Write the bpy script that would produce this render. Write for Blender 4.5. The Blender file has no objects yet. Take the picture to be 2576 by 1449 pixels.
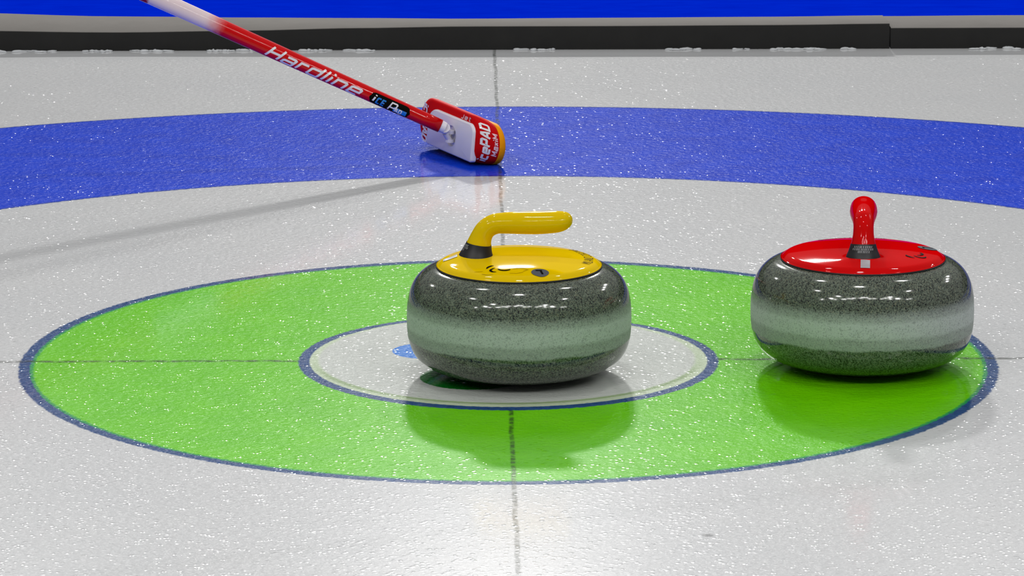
import bpy, bmesh, math, random
from mathutils import Vector, Matrix
random.seed(7)
scene = bpy.context.scene
COL = scene.collection
PI = math.pi

# ------------------------------------------------------------------ helpers
def srgb(r, g, b):
    def f(c):
        c /= 255.0
        return c / 12.92 if c <= .04045 else ((c + .055) / 1.055) ** 2.4
    return (f(r), f(g), f(b), 1.0)

def empty(name, label, cat, loc=(0, 0, 0), rz=0.0, group=None):
    o = bpy.data.objects.new(name, None); COL.objects.link(o)
    o.location = loc; o.rotation_euler = (0, 0, rz); o.empty_display_size = .05
    o['label'] = label; o['category'] = cat
    if group: o['group'] = group
    return o

def mesh_obj(name, verts, faces, mats, parent=None, fmat=None, smooth=True, sharp=None):
    me = bpy.data.meshes.new(name)
    me.from_pydata([tuple(v) for v in verts], [], faces)
    for m in (mats if isinstance(mats, (list, tuple)) else [mats]): me.materials.append(m)
    if fmat: me.polygons.foreach_set('material_index', fmat)
    if smooth: me.polygons.foreach_set('use_smooth', [True] * len(me.polygons))
    me.update()
    if sharp is not None:
        me.set_sharp_from_angle(angle=math.radians(sharp))
    o = bpy.data.objects.new(name, me); COL.objects.link(o)
    if parent: o.parent = parent
    return o

def catmull(pts, n):
    """pts: list of tuples (any dim); returns n samples per segment"""
    P = [pts[0]] + list(pts) + [pts[-1]]
    out = []
    for i in range(1, len(P) - 2):
        p0, p1, p2, p3 = P[i - 1], P[i], P[i + 1], P[i + 2]
        for k in range(n):
            t = k / n
            out.append(tuple(.5 * (2 * b + (c - a) * t + (2 * a - 5 * b + 4 * c - d) * t * t + (3 * b - a - 3 * c + d) * t ** 3)
                             for a, b, c, d in zip(p0, p1, p2, p3)))
    out.append(tuple(pts[-1]))
    return out

def lathe(profile, seg=128):
    """profile list of (r,z); a first/last r of 0 becomes a pole"""
    V, F, rings = [], [], []
    for r, z in profile:
        if r < 1e-6:
            rings.append([len(V)]); V.append((0, 0, z))
        else:
            rings.append(list(range(len(V), len(V) + seg)))
            V += [(r * math.cos(2 * PI * k / seg), r * math.sin(2 * PI * k / seg), z) for k in range(seg)]
    for a, b in zip(rings, rings[1:]):
        for k in range(seg):
            j = (k + 1) % seg
            if len(a) == 1: F.append((a[0], b[j], b[k]))
            elif len(b) == 1: F.append((a[k], a[j], b[0]))
            else: F.append((a[k], a[j], b[j], b[k]))
    return V, F

def ribbon(pts, w, step):
    """flat stroke along a 2D polyline; returns verts2d, faces"""
    q = []
    closed = len(pts) > 3 and math.dist(pts[0], pts[-1]) < 1e-6
    for a, b in zip(pts, pts[1:]):
        n = max(1, int(math.dist(a, b) / step))
        for k in range(n): q.append((a[0] + (b[0] - a[0]) * k / n, a[1] + (b[1] - a[1]) * k / n))
    q.append(pts[-1])
    V, F = [], []
    m = len(q)
    for i in range(m):
        if closed:
            a = q[i - 1] if i > 0 else q[m - 2]
            c = q[i + 1] if i < m - 1 else q[1]
        else:
            a = q[max(i - 1, 0)]; c = q[min(i + 1, m - 1)]
        b = q[i]
        def nrm(u, v):
            dx, dy = v[0] - u[0], v[1] - u[1]; l = math.hypot(dx, dy)
            return None if l < 1e-12 else (-dy / l, dx / l)
        n1, n2 = nrm(a, b), nrm(b, c)
        n1 = n1 or n2; n2 = n2 or n1
        mx, my = n1[0] + n2[0], n1[1] + n2[1]
        l = math.hypot(mx, my)
        if l < .3: mx, my, s = n2[0], n2[1], 1
        else:
            mx /= l; my /= l
            s = min(1.6, 1 / max(.3, mx * n1[0] + my * n1[1]))
        V.append((b[0] + mx * s * w / 2, b[1] + my * s * w / 2))
        V.append((b[0] - mx * s * w / 2, b[1] - my * s * w / 2))
    for i in range(m - 1):
        F.append((2 * i, 2 * i + 1, 2 * i + 3, 2 * i + 2))
    return V, F

# square techno letters: advance width, list of strokes in a box of cap height 1
FONT = {
 'H': (.78, [[(0, 0), (0, 1)], [(.62, 0), (.62, 1)], [(0, .5), (.62, .5)]]),
 'a': (.72, [[(.05, .66), (.48, .66), (.56, .6), (.56, 0), (.06, 0), (0, .06), (0, .28), (.06, .34), (.56, .34)]]),
 'r': (.52, [[(0, 0), (0, .66), (.42, .66)]]),
 'd': (.74, [[(.56, 1), (.56, 0), (.06, 0), (0, .06), (0, .6), (.06, .66), (.56, .66)]]),
 'l': (.2, [[(0, 0), (0, 1)]]),
 'i': (.2, [[(0, 0), (0, .66)], [(0, .84), (0, 1)]]),
 'n': (.74, [[(0, 0), (0, .66), (.5, .66), (.56, .6), (.56, 0)]]),
 'e': (.72, [[(0, .34), (.56, .34), (.56, .6), (.5, .66), (.06, .66), (0, .6), (0, .06), (.06, 0), (.54, 0)]]),
 'c': (.66, [[(.52, .66), (.06, .66), (0, .6), (0, .06), (.06, 0), (.52, 0)]]),
 'x': (.62, [[(0, 0), (.46, .66)], [(0, .66), (.46, 0)]]),
 'C': (.72, [[(.56, 1), (.08, 1), (0, .92), (0, .08), (.08, 0), (.56, 0)]]),
 'E': (.66, [[(.52, 1), (0, 1), (0, 0), (.52, 0)], [(0, .5), (.46, .5)]]),
 'P': (.74, [[(0, 0), (0, 1), (.5, 1), (.58, .92), (.58, .5), (.5, .42), (0, .42)]]),
 'A': (.74, [[(0, 0), (.1, .6), (.22, 1), (.36, 1), (.48, .6), (.58, 0)], [(.08, .36), (.5, .36)]]),
 'D': (.76, [[(0, 0), (0, 1), (.46, 1), (.58, .86), (.58, .14), (.46, 0), (0, 0)]]),
 'M': (.86, [[(0, 0), (0, 1), (.34, .35), (.68, 1), (.68, 0)]]),
 'I': (.2, [[(0, 0), (0, 1)]]),
 'L': (.6, [[(0, 1), (0, 0), (.48, 0)]]),
 'N': (.76, [[(0, 0), (0, 1), (.58, 0), (.58, 1)]]),
 'O': (.78, [[(.08, 0), (.5, 0), (.58, .08), (.58, .92), (.5, 1), (.08, 1), (0, .92), (0, .08), (.08, 0)]]),
 'J': (.6, [[(.44, 1), (.44, .08), (.38, 0), (0, 0)]]),
 'R': (.74, [[(0, 0), (0, 1), (.5, 1), (.58, .92), (.58, .52), (.5, .44), (0, .44)], [(.3, .44), (.58, 0)]]),
 'T': (.66, [[(0, 1), (.54, 1)], [(.27, 1), (.27, 0)]]),
 't': (.5, [[(.12, .92), (.12, .06), (.18, 0), (.38, 0)], [(0, .66), (.36, .66)]]),
 ' ': (.4, []),
}
def text_strokes(s, h, w, slant=0.0, xs=1.0, track=0.0):
    """polylines (2D, metres) of a word; returns strokes, total length"""
    x, out = 0.0, []
    for ch in s:
        adv, st = FONT[ch]
        for pl in st:
            out.append([((x + px * xs + py * slant) * h, py * h) for px, py in pl])
        x += adv * xs + track
    return out, x * h

def decal(name, strokes, w, fmap, mat, parent, step=.002):
    V, F = [], []
    for pl in strokes:
        v, f = ribbon(pl, w, step)
        b = len(V)
        V += [fmap(*p) for p in v]
        F += [tuple(i + b for i in q) for q in f]
    return mesh_obj(name, V, F, mat, parent)

def blob(cx, cy, rx, ry, fmap, rings=6, seg=32, rot=0.0):
    """filled ellipse mapped to a surface"""
    V, F = [fmap(cx, cy)], []
    for i in range(1, rings + 1):
        for k in range(seg):
            a = 2 * PI * k / seg
            u, v = rx * i / rings * math.cos(a), ry * i / rings * math.sin(a)
            V.append(fmap(cx + u * math.cos(rot) - v * math.sin(rot), cy + u * math.sin(rot) + v * math.cos(rot)))
    for k in range(seg): F.append((0, 1 + k, 1 + (k + 1) % seg))
    for i in range(rings - 1):
        for k in range(seg):
            j = (k + 1) % seg
            F.append((1 + i * seg + k, 1 + (i + 1) * seg + k, 1 + (i + 1) * seg + j, 1 + i * seg + j))
    return V, F

# ------------------------------------------------------------------ materials
class NG:
    """tiny expression builder on a node tree"""
    def __init__(s, mat):
        mat.use_nodes = True
        s.t = mat.node_tree; s.t.nodes.clear()
    def n(s, kind, **kw):
        nd = s.t.nodes.new(kind)
        for k, v in kw.items(): setattr(nd, k, v)
        return nd
    def put(s, sock, v):
        if isinstance(v, bpy.types.NodeSocket): s.t.links.new(v, sock)
        else: sock.default_value = v
    def m(s, op, a, b=0.0, c=0.0, clamp=False):
        nd = s.n('ShaderNodeMath', operation=op, use_clamp=clamp)
        s.put(nd.inputs[0], a); s.put(nd.inputs[1], b); s.put(nd.inputs[2], c)
        return nd.outputs[0]
    def step(s, x, lo, hi):
        """smooth 0..1 between lo and hi (lo may exceed hi)"""
        nd = s.n('ShaderNodeMapRange', interpolation_type='SMOOTHSTEP', clamp=True)
        s.put(nd.inputs['Value'], x)
        if lo < hi: a, b, c, d = lo, hi, 0, 1
        else: a, b, c, d = hi, lo, 1, 0
        for k, v in zip(('From Min', 'From Max', 'To Min', 'To Max'), (a, b, c, d)): nd.inputs[k].default_value = v
        return nd.outputs[0]
    def mix(s, f, a, b):
        nd = s.n('ShaderNodeMix', data_type='RGBA')
        s.put(nd.inputs[0], f); s.put(nd.inputs[6], a); s.put(nd.inputs[7], b)
        return nd.outputs[2]
    def noise(s, vec, scale, detail=2.0, rough=.5):
        nd = s.n('ShaderNodeTexNoise'); s.put(nd.inputs['Vector'], vec)
        nd.inputs['Scale'].default_value = scale; nd.inputs['Detail'].default_value = detail; nd.inputs['Roughness'].default_value = rough
        return nd.outputs['Fac']
    def coord(s, what='Object'):
        return s.n('ShaderNodeTexCoord').outputs[what]
    def xyz(s, vec):
        nd = s.n('ShaderNodeSeparateXYZ'); s.put(nd.inputs[0], vec); return nd.outputs
    def bsdf(s, **kw):
        p = s.n('ShaderNodeBsdfPrincipled'); o = s.n('ShaderNodeOutputMaterial')
        s.t.links.new(p.outputs[0], o.inputs[0])
        for k, v in kw.items(): s.put(p.inputs[k.replace('_', ' ')], v)
        return p

def plain(name, col, rough=.5, coat=0.0, spec=.5, metal=0.0, var=0.0, vscale=40):
    mt = bpy.data.materials.new(name); g = NG(mt)
    c = col
    if var:
        f = g.noise(g.coord(), vscale, 3)
        c = g.mix(f, tuple(x * (1 - var) for x in col[:3]) + (1,), tuple(min(1, x * (1 + var)) for x in col[:3]) + (1,))
    p = g.bsdf(Base_Color=c, Roughness=rough, Metallic=metal, Coat_Weight=coat, Coat_Roughness=.04)
    p.inputs['Specular IOR Level'].default_value = spec
    return mt

def ice_material():
    mt = bpy.data.materials.new('painted pebbled ice'); g = NG(mt)
    pos = g.coord('Object')
    X, Y, Z = g.xyz(pos)
    jit = g.m('MULTIPLY', g.m('SUBTRACT', g.noise(pos, 160, 2), .5), .007)
    r0 = g.m('SQRT', g.m('ADD', g.m('MULTIPLY', X, X), g.m('MULTIPLY', Y, Y)))
    r = g.m('ADD', r0, jit)
    def rad(cx, cy, j=True):
        dx, dy = g.m('SUBTRACT', X, cx), g.m('SUBTRACT', Y, cy)
        q = g.m('SQRT', g.m('ADD', g.m('MULTIPLY', dx, dx), g.m('MULTIPLY', dy, dy)))
        return g.m('ADD', q, g.m('MULTIPLY', jit, .5)) if j else q
    patch = g.noise(pos, 3.5, 4, .6)
    white = g.mix(patch, (.545, .555, .57, 1), (.615, .617, .62, 1))
    # worn sweeping lanes, a little greyer
    sk = g.m('ADD', Y, g.m('MULTIPLY', X, -.42))
    lane = g.m('MULTIPLY', g.step(g.m('ABSOLUTE', g.m('ADD', sk, .78)), .035, .0), .16)
    white = g.mix(lane, white, (.45, .46, .46, 1))
    blue = g.mix(g.noise(pos, 20, 3), ICE['blue_a'], ICE['blue_b'])
    green = g.mix(g.noise(pos, 14, 4, .6), ICE['green_a'], ICE['green_b'])
    col = white
    E = .0022
    ring = g.m('MULTIPLY', g.step(r, 1.22 - E, 1.22 + E), g.step(r, 1.83 + E, 1.83 - E))
    col = g.mix(ring, col, blue)
    edge = g.m('ADD', g.step(g.m('ABSOLUTE', g.m('SUBTRACT', r, 1.222)), .006, .001), g.step(g.m('ABSOLUTE', g.m('SUBTRACT', r, 1.828)), .006, .001), clamp=True)
    col = g.mix(g.m('MULTIPLY', edge, .5), col, ICE['navy'])
    navy = g.mix(g.noise(pos, 90, 2), ICE['navy'], ICE['navy_b'])
    col = g.mix(g.step(r, .6125, .609), col, navy)
    col = g.mix(g.step(r, .598, .595), col, ICE['teal'])
    col = g.mix(g.step(r, .594, .590), col, green)
    # tee line and centre line, a string frozen in the ice
    wob = g.m('MULTIPLY', g.m('SUBTRACT', g.noise(pos, 9, 2), .5), .006)
    dash = g.step(g.noise(pos, 70, 2), .36, .58)
    dash = g.m('ADD', g.m('MULTIPLY', dash, .55), .22)
    out = g.step(r0, .258, .262)
    vl = g.step(g.m('ABSOLUTE', g.m('ADD', X, wob)), .0042, .0012)
    hl = g.step(g.m('ABSOLUTE', g.m('ADD', Y, wob)), .0085, .002)
    lines = g.m('MULTIPLY', g.m('MULTIPLY', g.m('MAXIMUM', vl, hl), dash), g.m('MULTIPLY', out, g.m('ADD', .85, g.m('MULTIPLY', g.step(r0, .63, .58), .15))))
    col = g.mix(lines, col, ICE['line'])
    # button
    col = g.mix(g.step(r, .2645, .2615), col, navy)
    pale = g.mix(.5, white, ICE['pale'])
    col = g.mix(g.step(rad(0, .003), .2505, .2475), col, pale)
    rin = rad(-.002, .012)
    low = g.step(Y, .02, -.12)
    gl = g.m('MULTIPLY', g.m('MULTIPLY', g.step(g.m('ABSOLUTE', g.m('SUBTRACT', rin, .2405)), .008, .001), low), .6)
    col = g.mix(gl, col, ICE['gline'])
    inner = g.mix(.12, white, ICE['pale'])
    col = g.mix(g.step(rin, .2395, .233), col, inner)
    # two painted spots in the button
    col = g.mix(g.step(rad(-.103, .052), .0440, .0425), col, ICE['spot_blue'])
    col = g.mix(g.step(rad(-.045, -.092), .0660, .0640), col, ICE['spot_green'])
    # small dark fleck in the foreground
    fl = rad(.206, -.826)
    col = g.mix(g.m('MULTIPLY', g.step(fl, .010, .002), .6), col, (.12, .12, .12, 1))
    # pebble: frozen droplets of uneven height
    st = g.n('ShaderNodeVectorMath', operation='MULTIPLY'); g.put(st.inputs[0], pos); st.inputs[1].default_value = (1, 1, 0)
    flat = st.outputs[0]
    mp = g.n('ShaderNodeMapping'); g.put(mp.inputs[0], flat); mp.inputs['Rotation'].default_value = (0, 0, .6)
    v = g.n('ShaderNodeTexVoronoi', voronoi_dimensions='2D', feature='F1'); g.put(v.inputs['Vector'], mp.outputs[0])
    v.inputs['Scale'].default_value = PEB_SCALE
    d2 = g.m('MULTIPLY', v.outputs['Distance'], 1 / .55)
    dome = g.m('SUBTRACT', 1.0, g.m('MULTIPLY', d2, d2), clamp=True)
    rnd = g.m('POWER', g.xyz(v.outputs['Color'])[0], PEB_POW)
    h = g.m('MULTIPLY', g.m('MULTIPLY', dome, rnd), PEB[0])
    rip = g.noise(flat, 105, 2, .6)
    h = g.m('ADD', h, g.m('MULTIPLY', rip, PEB[1]))
    h = g.m('ADD', h, g.m('MULTIPLY', g.noise(flat, 6, 1), PEB[2]))
    amt = g.step(Y, 2.37, 2.30)
    amt = g.m('ADD', g.m('MULTIPLY', amt, .96), .04)
    b = g.n('ShaderNodeBump'); b.inputs['Strength'].default_value = 1.0; b.inputs['Distance'].default_value = 1.0
    g.put(b.inputs['Height'], g.m('MULTIPLY', h, amt))
    b2 = g.n('ShaderNodeBump'); b2.inputs['Strength'].default_value = 1.0; b2.inputs['Distance'].default_value = 1.0
    g.put(b2.inputs['Height'], g.m('MULTIPLY', rip, g.m('MULTIPLY', amt, PEB[3])))
    p = g.bsdf(Base_Color=col, Roughness=ICE_HAZE, Normal=b2.outputs[0], Coat_Weight=1.0, Coat_Roughness=ICE_ROUGH, Coat_IOR=1.31, Coat_Normal=b.outputs[0])
    p.inputs['Specular IOR Level'].default_value = ICE_SPEC
    return mt

def granite_material():
    mt = bpy.data.materials.new('blue grey granite with a rough striking band'); g = NG(mt)
    pos = g.coord('Object'); X, Y, Z = g.xyz(pos)
    v = g.n('ShaderNodeTexVoronoi'); g.put(v.inputs['Vector'], pos); v.inputs['Scale'].default_value = 780
    cell = g.xyz(v.outputs['Color'])[0]
    fine = g.noise(pos, 480, 2, .65); mid = g.noise(pos, 170, 2)
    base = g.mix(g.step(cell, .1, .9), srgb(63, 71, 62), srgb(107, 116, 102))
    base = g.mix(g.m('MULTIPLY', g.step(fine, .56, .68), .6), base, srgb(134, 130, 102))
    dark = g.step(g.m('ADD', g.m('MULTIPLY', g.noise(pos, 540, 2, .6), .75), g.m('MULTIPLY', mid, .25)), .475, .40)
    # rough striking band round the middle
    zj = g.m('ADD', Z, g.m('MULTIPLY', g.m('SUBTRACT', g.noise(pos, 25, 2), .5), .006))
    band = g.m('MULTIPLY', g.step(zj, .046, .050), g.step(zj, .102, .086))
    core = g.m('MULTIPLY', g.step(zj, .060, .066), g.step(zj, .087, .080))
    bcol = g.mix(g.m('ADD', g.m('MULTIPLY', core, .26), .40), base, srgb(204, 214, 210))
    col = g.mix(band, base, bcol)
    col = g.mix(g.m('MULTIPLY', dark, g.m('SUBTRACT', .92, g.m('MULTIPLY', band, .60))), col, srgb(20, 22, 26))
    rough = g.m('ADD', g.m('MULTIPLY', band, .45), .10)
    p = g.bsdf(Base_Color=col, Roughness=rough, IOR=1.55)
    
    return mt

def shaft_material():
    mt = bpy.data.materials.new('red lacquered broom shaft fading to white'); g = NG(mt)
    X, Y, Z = g.xyz(g.coord('Object'))
    n = g.m('MULTIPLY', g.m('SUBTRACT', g.noise(g.coord('Object'), 120, 2), .5), .012)
    x = g.m('ADD', X, n)
    col = g.mix(g.step(x, .362, .402), srgb(205, 0, 6), srgb(228, 208, 212))
    col = g.mix(g.step(x, .486, .492), col, srgb(150, 0, 10))
    p = g.bsdf(Base_Color=col, Roughness=.6, Coat_Weight=.6, Coat_Roughness=.1); p.inputs['Specular IOR Level'].default_value = .02
    return mt

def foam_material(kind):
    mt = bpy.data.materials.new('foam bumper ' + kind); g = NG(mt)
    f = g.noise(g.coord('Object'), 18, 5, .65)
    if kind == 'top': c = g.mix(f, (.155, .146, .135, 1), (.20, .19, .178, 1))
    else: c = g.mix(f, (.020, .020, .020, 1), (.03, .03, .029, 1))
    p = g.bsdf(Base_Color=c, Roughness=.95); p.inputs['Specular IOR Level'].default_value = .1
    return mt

def carpet_material():
    mt = bpy.data.materials.new('royal blue walkway carpet'); g = NG(mt)
    pos = g.coord('Object')
    mp = g.n('ShaderNodeMapping'); g.put(mp.inputs[0], pos); mp.inputs['Scale'].default_value = (6, 18, 1)
    f = g.noise(mp.outputs[0], 2.0, 4, .65)
    c = g.mix(f, (.0, .008, .40, 1), (.0, .022, .56, 1))
    p = g.bsdf(Base_Color=c, Roughness=1.0); p.inputs['Specular IOR Level'].default_value = .0
    return mt

ICE = dict(blue_a=srgb(0, 48, 190), blue_b=srgb(10, 74, 232), green_a=srgb(92, 188, 0), green_b=srgb(118, 212, 0),
           navy=srgb(10, 45, 95), navy_b=srgb(45, 90, 150), teal=srgb(30, 150, 80), line=srgb(28, 42, 22),
           pale=srgb(185, 215, 150), gline=srgb(105, 140, 60), spot_blue=srgb(40, 130, 225), spot_green=srgb(0, 118, 25))
PEB = (.00028, .00003, .0003, .0024)
PEB_SCALE = 165
PEB_POW = 7
ICE_ROUGH = .10
ICE_HAZE = .3
ICE_SPEC = .0018

M_ice = ice_material()
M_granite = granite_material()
M_black = plain('black tape and gap shade', srgb(22, 22, 24), .45)
M_ink = plain('black printed ink', srgb(16, 14, 10), .9, spec=.05)
M_faint = plain('faded grey print on yellow', srgb(192, 160, 8), .9, spec=.05)
M_badge = plain('dark grey rubber badge', srgb(86, 90, 98), .9, spec=.05)
M_silver = plain('brushed silver label', srgb(205, 205, 210), .3, metal=.6)
M_tapetext = plain('pale grey tape print', srgb(165, 165, 168), .5)
M_whiteprint = plain('white printed lettering', srgb(232, 228, 230), .35, .4)
M_blueprint = plain('sky blue printed lettering', srgb(25, 125, 205), .35, .4)
M_pinkprint = plain('pale pink printed lettering', srgb(240, 196, 200), .5)
M_plate = plain('white moulded plastic', srgb(226, 222, 232), .35, var=.03)
M_cover = plain('red woven pad cover', srgb(200, 2, 10), .7, spec=.08, var=.12, vscale=260)
M_pad = plain('amber sweeping pad', srgb(238, 150, 0), .7, spec=.1, var=.06)
M_steel = plain('polished steel pin', srgb(205, 200, 190), .15, metal=1.0)
M_frost = plain('packed frost', srgb(198, 201, 204), .8, var=.2, vscale=60)

# ------------------------------------------------------------------ setting
def grid_floor(name, x0, x1, y0, y1, z, mat):
    o = mesh_obj(name, [(x0, y0, z), (x1, y0, z), (x1, y1, z), (x0, y1, z), (x0, y0, z - .05), (x1, y0, z - .05), (x1, y1, z - .05), (x0, y1, z - .05)],
                 [(0, 1, 2, 3), (7, 6, 5, 4), (0, 4, 5, 1), (1, 5, 6, 2), (2, 6, 7, 3), (3, 7, 4, 0)], mat, smooth=False)
    o['kind'] = 'structure'
    return o
grid_floor('floor', -9, 9, -9, 2.432, 0, M_ice)
grid_floor('trim_1', -9, 9, 2.432, 34, -.001, carpet_material())   # carpeted walkway beside the sheet

wb = mesh_obj('wall_back_added', [(-40, 34, -.05), (40, 34, -.05), (40, 34, 8), (-40, 34, 8), (-40, 34.3, -.05), (40, 34.3, -.05), (40, 34.3, 8), (-40, 34.3, 8)],  # unseen wall, added to give dark reflections near the horizon
              [(0, 1, 2, 3), (7, 6, 5, 4), (0, 4, 5, 1), (1, 5, 6, 2), (2, 6, 7, 3), (3, 7, 4, 0)], plain('dark added wall', (.02, .021, .024, 1), .9, spec=.1), smooth=False)
wb['kind'] = 'structure'

def foam(label, x0, x1, prof):
    """prof: list of (x, front height, depth, back lift)"""
    def at(x):
        for a, b in zip(prof, prof[1:]):
            if x <= b[0] or b is prof[-1]:
                t = (x - a[0]) / (b[0] - a[0]); t = max(0, min(1, t)); t = t * t * (3 - 2 * t)
                return [a[i] + (b[i] - a[i]) * t for i in (1, 2, 3)]
    n = 60; V, F, fm = [], [], []
    y0 = 2.412
    for i in range(n + 1):
        x = x0 + (x1 - x0) * i / n
        h, d, l = at(x)
        e = .0022
        sec = [(y0, .0), (y0, h - e), (y0 + e * .4, h - e * .35), (y0 + e, h), (y0 + d - e, h + l), (y0 + d, h + l - e), (y0 + d, 0)]
        V += [(x, y, z) for y, z in sec]
    k = 7
    for i in range(n):
        for j in range(k - 1):
            a = i * k + j
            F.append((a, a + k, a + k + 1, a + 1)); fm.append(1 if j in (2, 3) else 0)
        F.append((i * k + 6, i * k + 13, i * k + 7, i * k)); fm.append(0)
    F.append(tuple(range(k))); fm.append(0)
    F.append(tuple(reversed(range(n * k, n * k + k)))); fm.append(0)
    # centre the origin on the piece
    cx = (x0 + x1) / 2
    V = [(x - cx, y - y0, z) for x, y, z in V]
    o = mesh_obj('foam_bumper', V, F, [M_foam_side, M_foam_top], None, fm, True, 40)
    o.location = (cx, y0, 0)
    o['label'] = label; o['category'] = 'bumper'; o['group'] = 'foam bumpers along the ice edge'
    return o
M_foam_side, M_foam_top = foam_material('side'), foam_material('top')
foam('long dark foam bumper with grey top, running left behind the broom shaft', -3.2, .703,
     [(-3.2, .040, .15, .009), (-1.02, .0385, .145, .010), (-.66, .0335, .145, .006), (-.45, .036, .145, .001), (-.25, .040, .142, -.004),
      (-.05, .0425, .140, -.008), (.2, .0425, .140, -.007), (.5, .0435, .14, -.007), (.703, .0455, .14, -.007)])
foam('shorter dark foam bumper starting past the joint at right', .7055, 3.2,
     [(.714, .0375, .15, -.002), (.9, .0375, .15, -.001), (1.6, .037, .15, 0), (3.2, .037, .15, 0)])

def frost_strip():
    rnd = random.Random(3)
    bm = bmesh.new()
    x = -1.5
    while x < 1.6:
        L = rnd.uniform(.02, .09)
        if rnd.random() < .72:
            u = 0.0
            while u < L:
                q = rnd.uniform(.003, .014)
                mat = Matrix.Translation((x + u, 2.4065 + rnd.uniform(-.006, .003), .0008)) @ Matrix.Rotation(rnd.uniform(-.4, .4), 4, 'Z') @ Matrix.Diagonal((q, rnd.uniform(.003, .006), rnd.uniform(.0012, .0034), 1))
                r = bmesh.ops.create_icosphere(bm, subdivisions=2, radius=1.0, matrix=mat)
                for v in r['verts']:
                    v.co += Vector((rnd.uniform(-1, 1) * .0008, rnd.uniform(-1, 1) * .0006, rnd.uniform(-1, 1) * .0006)); v.co.z = max(v.co.z, -.0008)
                u += q * rnd.uniform(.7, 1.6)
        x += L + rnd.uniform(.01, .06)
    me = bpy.data.meshes.new('frost'); bm.to_mesh(me); bm.free(); me.materials.append(M_frost)
    me.polygons.foreach_set('use_smooth', [True] * len(me.polygons))
    o = bpy.data.objects.new('frost', me); COL.objects.link(o)
    o['kind'] = 'stuff'; o['label'] = 'white frost crumbs along the foot of the dark foam bumpers'; o['category'] = 'frost'
frost_strip()

# ------------------------------------------------------------------ curling stones
def cap_z(x, y):
    """upper surface of the coloured plate"""
    R = .1015
    q = min(1.0, math.hypot(x, y) / R)
    z = .1412 + .0088 * (1 - q ** 2.2)
    z -= .0045 * max(0.0, (q - .9) / .1) ** 2
    hill = math.exp(-(((x + .068) / .021) ** 2 + (y / .024) ** 2))
    z += .0060 * hill * (1 - q ** 6)
    return z

def tube(path, lat, seg=32, cap=True):
    """path: list of (x, z, r, section angle in degrees) in the plane y=0; lat: sideways widening"""
    V, F = [], []
    n = len(path)
    for i, (x, z, r, ph) in enumerate(path):
        nx, nz = math.cos(math.radians(ph)), math.sin(math.radians(ph))
        for k in range(seg):
            t = 2 * PI * k / seg
            c, s = math.cos(t), math.sin(t)
            V.append((x + nx * r * c, -r * lat(i / (n - 1)) * s, z + nz * r * c))
    for i in range(n - 1):
        for k in range(seg):
            j = (k + 1) % seg
            F.append((i * seg + k, i * seg + j, (i + 1) * seg + j, (i + 1) * seg + k))
    if cap:
        F.append(tuple(range(seg))[::-1]); F.append(tuple(range((n - 1) * seg, n * seg)))
    return V, F

def handle_path():
    key = [(-.0530, .1420, .0235, 176), (-.0526, .1500, .0203, 175), (-.0510, .1572, .0172, 173), (-.0492, .1643, .0151, 171), (-.0460, .1735, .0131, 160), (-.0405, .1822, .0125, 140), (-.0305, .1882, .0126, 112),
           (-.018, .1896, .0130, 97), (.000, .1899, .0137, 91), (.022, .1899, .0140, 90), (.043, .1908, .0135, 90), (.053, .1915, .0124, 88), (.0590, .1921, .0103, 88), (.0630, .1924, .0072, 88), (.0652, .1925, .0036, 88), (.0658, .1925, .0005, 88)]
    return catmull(key, 6)

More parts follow.
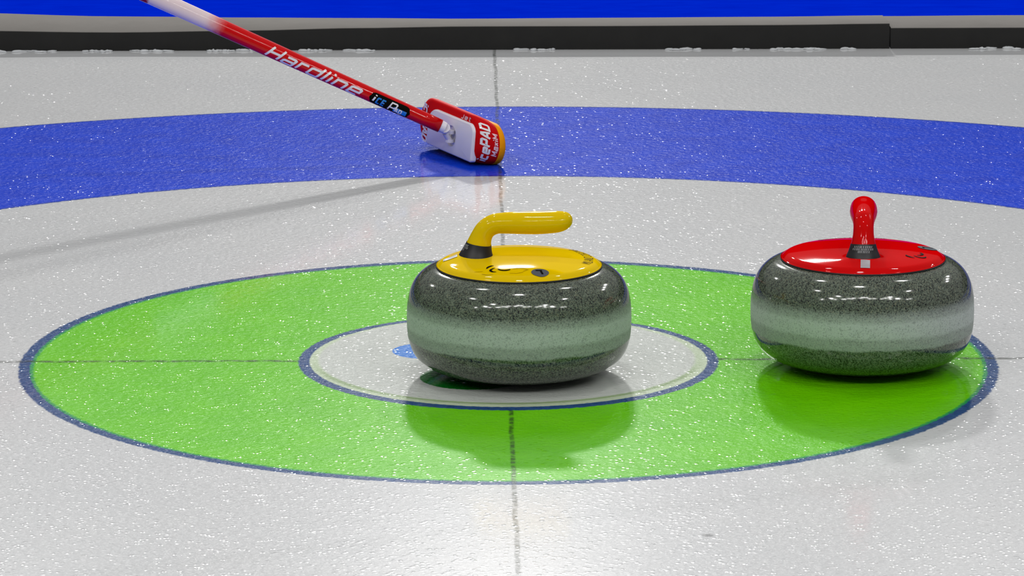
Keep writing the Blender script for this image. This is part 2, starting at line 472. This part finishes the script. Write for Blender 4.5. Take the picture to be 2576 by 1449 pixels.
def curling_stone(label, loc, rz, paint, paint_name, shade_print):
    root = empty('curling_stone', label, 'curling stone', loc, rz, 'curling stones in the house')
    M = plain(paint_name, paint, .5, .35, .0)
    prof = [(0, .005), (.04, .005), (.055, .0040), (.0575, .0012), (.060, 0), (.0645, 0), (.067, .0012), (.069, .0040), (.078, .0050), (.09, .0068), (.105, .0105), (.117, .0158),
            (.127, .024), (.1335, .0345), (.1370, .047), (.1383, .060), (.1386, .070), (.1383, .082), (.1370, .096), (.1335, .109), (.1275, .1200),
            (.119, .1283), (.110, .1330), (.101, .1352), (.09, .136), (.05, .1362), (0, .1362)]
    pr = prof[:4] + catmull(prof[4:24], 4) + prof[24:]
    V, F = lathe(pr, 160)
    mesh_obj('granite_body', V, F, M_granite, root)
    V, F = lathe([(.085, .1345), (.1019, .1345), (.1023, .1358), (.1021, .1370), (.085, .1370)], 128)
    mesh_obj('gap_shade_ring', V, F, M_black, root)  # black ring standing in for the shadow gap under the plate
    # coloured plate
    R = .1015; seg = 128; nr = 48
    V, F = [(0, 0, cap_z(0, 0))], []
    for i in range(1, nr + 1):
        q = (i / nr) ** .8
        for k in range(seg):
            a = 2 * PI * k / seg; x, y = R * q * math.cos(a), R * q * math.sin(a)
            V.append((x, y, cap_z(x, y)))
    for rr, zz in ((.1021, .1362 + .0012), (.09, .1372)):
        V += [(rr * math.cos(2 * PI * k / seg), rr * math.sin(2 * PI * k / seg), zz) for k in range(seg)]
    for k in range(seg): F.append((0, 1 + k, 1 + (k + 1) % seg))
    for i in range(nr + 1):
        for k in range(seg):
            j = (k + 1) % seg
            F.append((1 + i * seg + k, 1 + (i + 1) * seg + k, 1 + (i + 1) * seg + j, 1 + i * seg + j))
    cap = mesh_obj('handle_plate', V, F, M, root)
    path = handle_path()
    lat = lambda t: 1.0 + .22 * max(0, min(1, (t - .35) / .25))
    V, F = tube(path, lat)
    mesh_obj('handle_grip', V, F, M, cap)
    # black tape round the neck, following the swept neck
    seg_b = [p for p in path if .1478 <= p[1] <= .1645 and p[0] < -.04]
    V, F = tube([(x, z, r + .0005, ph) for x, z, r, ph in seg_b], lambda t: 1.0, 48, False)
    mesh_obj('neck_band', V, F, M_black, cap)
    def band_map(u, v):
        """u: metres round the neck from the outer side, v: 0..1 up the band"""
        i = v * (len(seg_b) - 1); k = min(int(i), len(seg_b) - 2); f = i - k
        x, z, r, ph = [seg_b[k][j] + (seg_b[k + 1][j] - seg_b[k][j]) * f for j in range(4)]
        nx, nz = math.cos(math.radians(ph)), math.sin(math.radians(ph))
        t = u / r; r += .0009
        return (x + nx * r * math.cos(t), -r * math.sin(t), z + nz * r * math.cos(t))
    rows = []
    rnd = random.Random(5)
    for vv, u0, u1 in ((.82, -.011, .012), (.64, -.013, .013), (.46, -.006, .009)):
        u = u0
        while u < u1:
            w = rnd.uniform(.0016, .0026)
            rows.append([(u, vv - .07), (u + .0003, vv + .08)])
            if rnd.random() < .6: rows.append([(u, vv + .07), (u + w * .7, vv + .06)])
            u += w
    Vt, Ft = [], []
    for (a, b) in rows:
        w = .00075
        base = len(Vt)
        Vt += [band_map(a[0] - w / 2, a[1]), band_map(a[0] + w / 2, a[1]), band_map(b[0] + w / 2, b[1]), band_map(b[0] - w / 2, b[1])]
        Ft.append((base, base + 1, base + 2, base + 3))
    mesh_obj('band_print', Vt, Ft, M_tapetext, cap)
    on = lambda x, y, d=.0004: (x, y, cap_z(x, y) + d)
    # silver label on the slope outside the neck
    V, F = [], []
    nx_, ny_ = 10, 6
    for i in range(nx_ + 1):
        for j in range(ny_ + 1):
            V.append(on(-.0935 + .0175 * i / nx_, -.0085 + .0115 * j / ny_, .0006))
    for i in range(nx_):
        for j in range(ny_):
            a = i * (ny_ + 1) + j; F.append((a, a + ny_ + 1, a + ny_ + 2, a + 1))
    mesh_obj('silver_label', V, F, M_silver, cap)
    # number badge
    bx, by = .0245, -.0800
    V, F = blob(bx, by, .0108, .0125, lambda x, y: on(x, y, .0006))
    mesh_obj('number_badge', V, F, M_badge, cap)
    seven = [[(bx - .0055, by + .0048), (bx + .0012, by + .0056), (bx + .0012, by + .0020), (bx + .0030, by - .0068)]]
    decal('badge_numeral', seven, .0024, lambda x, y: on(x, y, .0011), M_ink, cap, .001)
    # three curved marks of the emblem on the front slope
    ag = [[(-.0405, -.0575), (-.0385, -.0520), (-.0350, -.0480), (-.0315, -.0465)],
          [(-.0300, -.0560), (-.0345, -.0610), (-.0355, -.0660), (-.0330, -.0700), (-.0285, -.0712)],
          [(-.0270, -.0600), (-.0235, -.0650), (-.0185, -.0672), (-.0140, -.0660), (-.0115, -.0635)]]
    Vt, Ft = [], []
    for pl in ag:
        q = catmull([(x, y - .006) for x, y in pl], 8); n = len(q)
        for i, (x, y) in enumerate(q):
            a = q[max(0, i - 1)]; b = q[min(n - 1, i + 1)]; l = math.dist(a, b)
            px, py = -(b[1] - a[1]) / l, (b[0] - a[0]) / l
            w = .0016 * math.sin(PI * (i + .6) / (n + .2)) ** .7
            Vt += [on(x + px * w, y + py * w, .0006), on(x - px * w, y - py * w, .0006)]
        o0 = len(Vt) - 2 * n
        Ft += [(o0 + 2 * i, o0 + 2 * i + 1, o0 + 2 * i + 3, o0 + 2 * i + 2) for i in range(n - 1)]
    mesh_obj('emblem', Vt, Ft, M_ink, cap)
    # worn, hardly readable print round the emblem
    worn = [[(-.055, -.0665), (-.045, -.0670)], [(-.046, -.076), (-.040, -.0795), (-.033, -.0795)], [(-.008, -.063), (.002, -.060), (.010, -.066), (.004, -.072)],
            [(-.012, -.078), (-.004, -.079), (.004, -.075)]]
    if shade_print:
        for pl in worn: decal('worn_mark', [[(x, y - .005) for x, y in pl]], .0010, lambda x, y: on(x, y, .0005), M_faint, cap)
    # rim lettering on the far end from the neck
    st, L = text_strokes('MILANO CORTINA', .0105, 0, 0, .78, .16)
    def rim(u, v):
        a = math.radians(-19) + u / .0905; rr = .0912 - v
        return on(rr * math.cos(a), rr * math.sin(a), .0006)
    decal('rim_lettering', st, .0010, rim, M_ink, cap, .0015)
    return root

curling_stone('curling stone with yellow handle pointing right, standing on the white button', (.0125, -.0715, 0), 0.0, srgb(226, 190, 0), 'glossy yellow plastic', True)
curling_stone('curling stone with red handle seen end on, at right edge of green circle', (.4395, -.0330, 0), math.radians(85), srgb(205, 0, 2), 'glossy red plastic', False)

# ------------------------------------------------------------------ curling broom
def frame(origin, a, w, t):
    return Matrix(((a.x, w.x, t.x, origin.x), (a.y, w.y, t.y, origin.y), (a.z, w.z, t.z, origin.z), (0, 0, 0, 1)))
AX = Vector((-.465, .882, .040)).normalized()
TX = Vector((.882, .463, -.075)); TX = (TX - AX * TX.dot(AX)).normalized()
WX = TX.cross(AX)
HEAD = Vector((-.0735, 1.364, .0384))
broom = empty('curling_broom', 'red curling broom with white tipped shaft, head resting on the blue ring', 'broom', (-.03, 1.312, 0))
broot = Matrix.Translation(broom.location)
HM = broot.inverted() @ frame(HEAD, AX, WX, TX)

def rrect(L, W, r_near, r_far, n=10, r_low=None):
    """rounded rectangle, long axis x; starts at the near-end middle going up; returns points"""
    pts = []
    rl = r_low
    def arc(cx, cy, r, a0, a1):
        return [(cx + r * math.cos(a0 + (a1 - a0) * k / n), cy + r * math.sin(a0 + (a1 - a0) * k / n)) for k in range(n + 1)]
    hx, hy = L / 2, W / 2
    rn, rf = r_near, r_far
    ln = rl if rl is not None else rn; lf = rl if rl is not None else rf
    pts += arc(-hx + rn, hy - rn, rn, PI, PI / 2)          # near top
    pts += arc(hx - rf, hy - rf, rf, PI / 2, 0)            # far top
    pts += arc(hx - lf, -hy + lf, lf, 0, -PI / 2)          # far bottom
    pts += arc(-hx + ln, -hy + ln, ln, -PI / 2, -PI)       # near bottom
    return pts

def loft(sections, close_first=True, close_last=True):
    V, F = [], []
    n = len(sections[0][0])
    for pts, z in sections: V += [(x, y, z) for x, y in pts]
    for i in range(len(sections) - 1):
        for k in range(n):
            j = (k + 1) % n
            F.append((i * n + k, i * n + j, (i + 1) * n + j, (i + 1) * n + k))
    if close_first: F.append(tuple(range(n))[::-1])
    if close_last: F.append(tuple(range((len(sections) - 1) * n, len(sections) * n)))
    return V, F

def child(name, V, F, mat, parent, M, sharp=None):
    return mesh_obj(name, [M @ Vector(v) for v in V], F, mat, parent, None, True, sharp)

# local axes: x along the head (far end +), y up, z towards the sweeping pad
PL, PW = .150, .059
def off_rect(fe, ne, te, be, r):
    """plate outline grown by fe (far), ne (near), te (top), be (bottom)"""
    pts = rrect(PL + fe + ne, PW + te + be, r, r * 1.15, 12, r * .9)
    return [(x + (fe - ne) / 2, y + (te - be) / 2) for x, y in pts]
CS = ((.0005, .028, .002, .0085, .0), (.0025, .036, .006, .0115, .0), (.006, .040, .010, .0125, .0012), (.014, .043, .016, .0105, .0024), (.024, .043, .021, .0060, .0034), (.032, .042, .0225, .0010, .0036))
V, F = loft([(off_rect(fe, ne, te, be, .033), z) for z, fe, ne, te, be in CS])
cover = child('pad_cover', V, F, M_cover, broom, HM, 50)
cover['label'] = 'red fabric cover'
V, F = loft([(off_rect(.042 + d, .0225 + d, -.0005 + d, .0036, .033), z) for z, d in ((.0318, 0), (.0335, .0012), (.0400, .0010), (.0435, -.002), (.0450, -.007))])
pad = child('sweeping_pad', V, F, M_pad, broom, HM, 50)
pad['label'] = 'amber pad edge'
# white plate with the pivot recess
secs = [(rrect(PL, PW, .015, .026, 12, .005), z) for z in (.0045, -.0025)] + [(rrect(PL - .0015, PW - .0015, .0145, .0255, 12, .0045), -.0038), (rrect(PL - .005, PW - .005, .013, .024, 12, .004), -.0046)]
V, F = loft(secs)
plate = child('head_plate', V, F, M_plate, broom, HM, 50)
plate['label'] = 'white plastic plate'
def carve(o, cutter_bm):
    """cut a recess into a part's mesh"""
    me = bpy.data.meshes.new('cut'); cutter_bm.to_mesh(me); cutter_bm.free()
    c = bpy.data.objects.new('cut', me); COL.objects.link(c)
    md = o.modifiers.new('recess', 'BOOLEAN'); md.operation = 'DIFFERENCE'; md.object = c; md.solver = 'EXACT'
    bpy.context.view_layer.update()
    new = bpy.data.meshes.new_from_object(o.evaluated_get(bpy.context.evaluated_depsgraph_get()))
    o.modifiers.clear(); o.data = new
    bpy.data.objects.remove(c); bpy.data.meshes.remove(me)
cb = bmesh.new()
bmesh.ops.create_cone(cb, cap_ends=True, segments=40, radius1=.0165, radius2=.0165, depth=.0075,
                      matrix=broot @ HM @ Matrix.Translation((-.006, -.001, -.0046)))
carve(plate, cb)

# shaft axis
S0 = Vector((-.0910, 1.3399, .0561)); SD = Vector((-.9071, -.0125, .4207)).normalized()
side = SD.cross(Vector((0, 0, 1))).normalized()        # roughly +y / -y
if side.y > 0: side = -side                             # faces the camera
upv = side.cross(SD); upv = upv if upv.z > 0 else -upv
if Vector(SD).cross(Vector(side)).dot(upv) < 0: side_sign = -1
SM = broot.inverted() @ Matrix(((SD.x, side.x, upv.x, S0.x), (SD.y, side.y, upv.y, S0.y), (SD.z, side.z, upv.z, S0.z), (0, 0, 0, 1)))
def shaft_r(t): return .0104 + .0055 * max(0, min(1, t / .9))
V, F = [], []
ns, nt = 32, 40
for i in range(nt + 1):
    t = 1.12 * i / nt
    for k in range(ns):
        a = 2 * PI * k / ns
        V.append((t, shaft_r(t) * math.cos(a), shaft_r(t) * math.sin(a)))
for i in range(nt):
    for k in range(ns):
        j = (k + 1) % ns
        F.append((i * ns + k, (i + 1) * ns + k, (i + 1) * ns + j, i * ns + j))
F.append(tuple(range(ns))); F.append(tuple(range(nt * ns, nt * ns + ns))[::-1])
shaft = mesh_obj('shaft', V, F, shaft_material(), broom)
shaft.matrix_local = SM
def on_shaft(t, arc, d=.0003):
    r = shaft_r(t); a = arc / r
    return (t, (r + d) * math.cos(a), (r + d) * math.sin(a))
# word on the shaft, read towards the head (t decreases along the reading direction)
st, L = text_strokes('Hardline', .0185, 0, .42, 1.17, .12)
scale = .160 / L
decal('shaft_lettering', [[(x * scale, y) for x, y in pl] for pl in st], .0035, lambda x, y: on_shaft(.292 - x, y - .0098), M_whiteprint, shaft)
# black pill decal
def pill_v(u, v): return on_shaft(.1195 - u, v - .0015, .0003)
V, F = [], []
gx, gy = 24, 10
for i in range(gx + 1):
    x = .068 * i / gx
    hh = .00975
    e = min(x, .068 - x)
    if e < .009: hh = .00975 - .009 + math.sqrt(max(0, .009 ** 2 - (.009 - e) ** 2))
    for j in range(gy + 1): V.append(pill_v(x, -hh + 2 * hh * j / gy))
for i in range(gx):
    for j in range(gy):
        a = i * (gy + 1) + j; F.append((a, a + 1, a + gy + 2, a + gy + 1))
mesh_obj('black_decal', V, F, M_ink, shaft)
def pill_t(x0, y0): return lambda x, y: (lambda q: q)(on_shaft(.1195 - x0 - x, y0 + y - .0015, .0006))
st, L = text_strokes('i', .0105, 0, .3, 1, .1)
decal('decal_lettering', st, .0028, pill_t(.0070, -.0040), M_whiteprint, shaft, .001)
st, L = text_strokes('CE', .0085, 0, .2, 1.05, .2)
decal('decal_lettering', st, .0024, pill_t(.0125, -.0052), M_blueprint, shaft, .001)
st, L = text_strokes('P', .0125, 0, .3, 1.3, .1)
decal('decal_lettering', st, .0022, pill_t(.0330, -.0070), M_whiteprint, shaft, .001)
V, F = [], []
for i in range(11):
    for j in range(5):
        q = on_shaft(.1195 - .0415 - .0215 * i / 10, -.0085 - .0 + .0078 * j / 4, .00045); V.append(q)
for i in range(10):
    for j in range(4):
        a = i * 5 + j; F.append((a, a + 1, a + 6, a + 5))
mesh_obj('decal_patch', V, F, M_blueprint, shaft)
st, L = text_strokes('AD', .0062, 0, .1, 1.1, .25)
decal('decal_lettering', st, .0016, pill_t(.0440, -.0065), M_whiteprint, shaft, .001)

# pivot joint: collar on the shaft end, two fork arms and a steel pin
bm = bmesh.new()
def rod(p, q, r0, r1, seg=20):
    p, q = Vector(p), Vector(q); d = q - p
    m = Matrix.Translation((p + q) / 2) @ d.to_track_quat('Z', 'Y').to_matrix().to_4x4()
    bmesh.ops.create_cone(bm, cap_ends=True, segments=seg, radius1=r0, radius2=r1, depth=d.length, matrix=m)
C0 = HEAD + TX * -.0075 + AX * -.008 - WX * .001                 # pin centre
inv = broot.inverted()
E0 = S0 - SD * .002
neck = E0 + (C0 - E0) * .45
rod(inv @ (S0 + SD * .004), inv @ (E0 - SD * .006), .0097, .0088)
rod(inv @ (E0 - SD * .005), inv @ neck, .0088, .0060)
for s in (-1, 1):
    o = WX * (.0062 * s)
    rod(inv @ (neck + o * .5), inv @ (C0 + o * 1.05), .0046, .0046, 14)
    rod(inv @ (C0 + o * .7), inv @ (C0 + o * 1.5), .0070, .0070, 18)
me = bpy.data.meshes.new('pivot_joint'); bm.to_mesh(me); bm.free(); me.materials.append(M_plate)
me.polygons.foreach_set('use_smooth', [True] * len(me.polygons)); me.set_sharp_from_angle(angle=.7)
joint = bpy.data.objects.new('pivot_joint', me); COL.objects.link(joint); joint.parent = broom
bm = bmesh.new()
rod(inv @ (C0 - WX * .0058), inv @ (C0 + WX * .0058), .0036, .0036)
me = bpy.data.meshes.new('pivot_pin'); bm.to_mesh(me); bm.free(); me.materials.append(M_steel)
me.polygons.foreach_set('use_smooth', [True] * len(me.polygons)); me.set_sharp_from_angle(angle=.7)
pin = bpy.data.objects.new('pivot_pin', me); COL.objects.link(pin); pin.parent = joint
pin['label'] = 'steel pin'
# print on the cover: a map (s along the rim, v from plate edge to pad edge)
def cs_at(z):
    for a, b in zip(CS, CS[1:]):
        if z <= b[0] or b is CS[-1]:
            t = max(0, min(1, (z - a[0]) / (b[0] - a[0])))
            return [a[i] + (b[i] - a[i]) * t for i in range(1, 5)]
def cover_end(u, v, far=False):
    """end face of the cover: u up the end from the plate's middle line, v depth 0..1 from plate to pad"""
    z = .001 + .031 * v
    fe, ne, te, be = cs_at(z)
    ext = fe if far else ne
    r = .033 * (1.15 if far else 1.0); rb = .033 * .9
    hx = PL / 2 + ext; top = PW / 2 + te; bot = -PW / 2 - be
    y, dx, ny = u, 0.0, 0.0
    if u > top - r:
        a = min((u - (top - r)) / r, 1.5); dx = r - r * math.cos(a); y = top - r + r * math.sin(a); ny = math.sin(a)
    elif u < bot + rb:
        a = min(((bot + rb) - u) / rb, 1.5); dx = rb - rb * math.cos(a); y = bot + rb - rb * math.sin(a); ny = -math.sin(a)
    x = hx - dx
    n = Vector((1 - abs(ny) * .5, ny, -.45)).normalized() * .0007
    sgn = 1 if far else -1
    return HM @ Vector((sgn * (x + n.x), y + n.y, z + n.z))
cover_near = lambda u, v: cover_end(u, v)
def cover_word(word, h_v, u0, length, v0, w, slant, mat):
    st, L = text_strokes(word, 1.0, 0, slant, 1.0, .12)
    k = length / L
    V, F = [], []
    # the word runs up the end; letter tops point back to the plate
    for pl in st:
        v, f = ribbon([(x * k, y * h_v * .031) for x, y in pl], w, .0015)
        b = len(V)
        V += [cover_near(u0 + x, v0 - y / .031) for x, y in v]
        F += [tuple(i + b for i in q) for q in f]
    return mesh_obj('cover_lettering', V, F, mat, cover)
cover_word('icePAD', .36, -.028, .064, .52, .0030, .25, M_whiteprint)
cover_word('MaxiM', .24, -.016, .036, .90, .0019, .2, M_pinkprint)
# print on the upper flank and the far end
st, L = text_strokes('Jet', .0072, 0, .2, 1.0, .2)
k = .034 / L
decal('cover_lettering', [[(x * k, y) for x, y in pl] for pl in st], .0018, lambda x, y: HM @ Vector((-.026 - x, PW / 2 + .0022 + y * .9, -.0001)), M_pinkprint, cover, .0015)
st, L = text_strokes('icePAD', .0140, 0, .25, 1.0, .12)
k = .060 / L
decal('cover_lettering', [[(x * k, y) for x, y in pl] for pl in st], .0034, lambda x, y: HM @ Vector((PL / 2 + .022 - y, .031 - x, -.0001)), M_whiteprint, cover, .0015)

# ------------------------------------------------------------------ light of the arena
world = bpy.data.worlds.new('arena'); scene.world = world
world.use_nodes = True
wt = world.node_tree; wt.nodes.clear()
wo = wt.nodes.new('ShaderNodeOutputWorld'); bg = wt.nodes.new('ShaderNodeBackground')
tc = wt.nodes.new('ShaderNodeTexCoord'); sx = wt.nodes.new('ShaderNodeSeparateXYZ'); cr = wt.nodes.new('ShaderNodeValToRGB')
wt.links.new(tc.outputs['Generated'], sx.inputs[0]); wt.links.new(sx.outputs['Z'], cr.inputs[0]); wt.links.new(cr.outputs[0], bg.inputs[0]); wt.links.new(bg.outputs[0], wo.inputs[0])
cr.color_ramp.elements[0].position = 0.0; cr.color_ramp.elements[0].color = (.20, .20, .21, 1)
cr.color_ramp.elements[1].position = 1.0; cr.color_ramp.elements[1].color = (.42, .43, .44, 1)
for p_, c_ in ((.16, (.22, .22, .23, 1)), (.34, (.42, .42, .43, 1))):
    e = cr.color_ramp.elements.new(p_); e.color = c_
bg.inputs[1].default_value = .55

FAR, NEAR, TOP = 1300, 34, 100
def lamp(loc, target, sx_, sy_, power, col=(1, .99, .97)):
    d = bpy.data.lights.new('arena_lamp', 'AREA'); d.shape = 'RECTANGLE'; d.size = sx_; d.size_y = sy_; d.energy = power; d.color = col
    o = bpy.data.objects.new('arena_lamp', d); COL.objects.link(o)
    o.location = loc
    o.rotation_euler = (Vector(target) - Vector(loc)).to_track_quat('-Z', 'Y').to_euler()
    return o
for x, k, w in ((-2.8, .5, .5), (-.1, 1.15, .5), (.45, 1.15, .5), (3.2, .45, .4)):
    lamp((x, 21, 9.4), (0, 0, 0), w, .5, FAR * k)
for x in (-14.5, -13.6, -9.5, -8.7, -6.2, -5.5, -4.2, -3.4, -2.7, -1.0, -.3, .5, 1.2, 2.4, 4.6, 5.3, 6.6, 7.2, 9, 9.9, 13.2, 14.2):
    lamp((x, -11.5 + random.uniform(-1.1, .9), 10.5), (x * .4, 0, 0), random.uniform(.5, .9), .45, NEAR)
for x, y in ((-9.5, -11), (-6, -9), (9, -11.5), (6.2, -10), (-8, -3), (8, -3.5), (0, -1), (-3, 4), (4, 5), (-12.5, 13.3), (12.2, 13), (14.5, 9.5), (13.2, 11)):
    lamp((x, y, 10.5), (x * .4, 0, 0), .8, .4, TOP)

# ------------------------------------------------------------------ camera
cam = bpy.data.cameras.new('camera'); co = bpy.data.objects.new('camera', cam); COL.objects.link(co)
cam.sensor_fit = 'HORIZONTAL'; cam.sensor_width = 36.0; cam.lens = 11266.46 / 2576 * 36
R_ = Vector((0.99993752, -0.01112468, -0.00109372)); U_ = Vector((0.00344001, 0.21314963, 0.97701351)); F_ = Vector((0.01063584, 0.97695623, -0.21317458))
co.matrix_world = Matrix(((R_.x, U_.x, -F_.x, -0.05493258), (R_.y, U_.y, -F_.y, -5.46298414), (R_.z, U_.z, -F_.z, 1.28440768), (0, 0, 0, 1)))
cam.clip_start = .1; cam.clip_end = 200
cam.dof.use_dof = True; cam.dof.focus_distance = 5.45; cam.dof.aperture_fstop = 80
scene.camera = co

scene.cycles.max_bounces = 5
scene.cycles.diffuse_bounces = 2
scene.cycles.glossy_bounces = 3
scene.view_settings.view_transform = 'Standard'
scene.view_settings.look = 'None'
scene.view_settings.exposure = 0.0
scene.view_settings.gamma = 1.0
scene.view_settings.use_curve_mapping = False
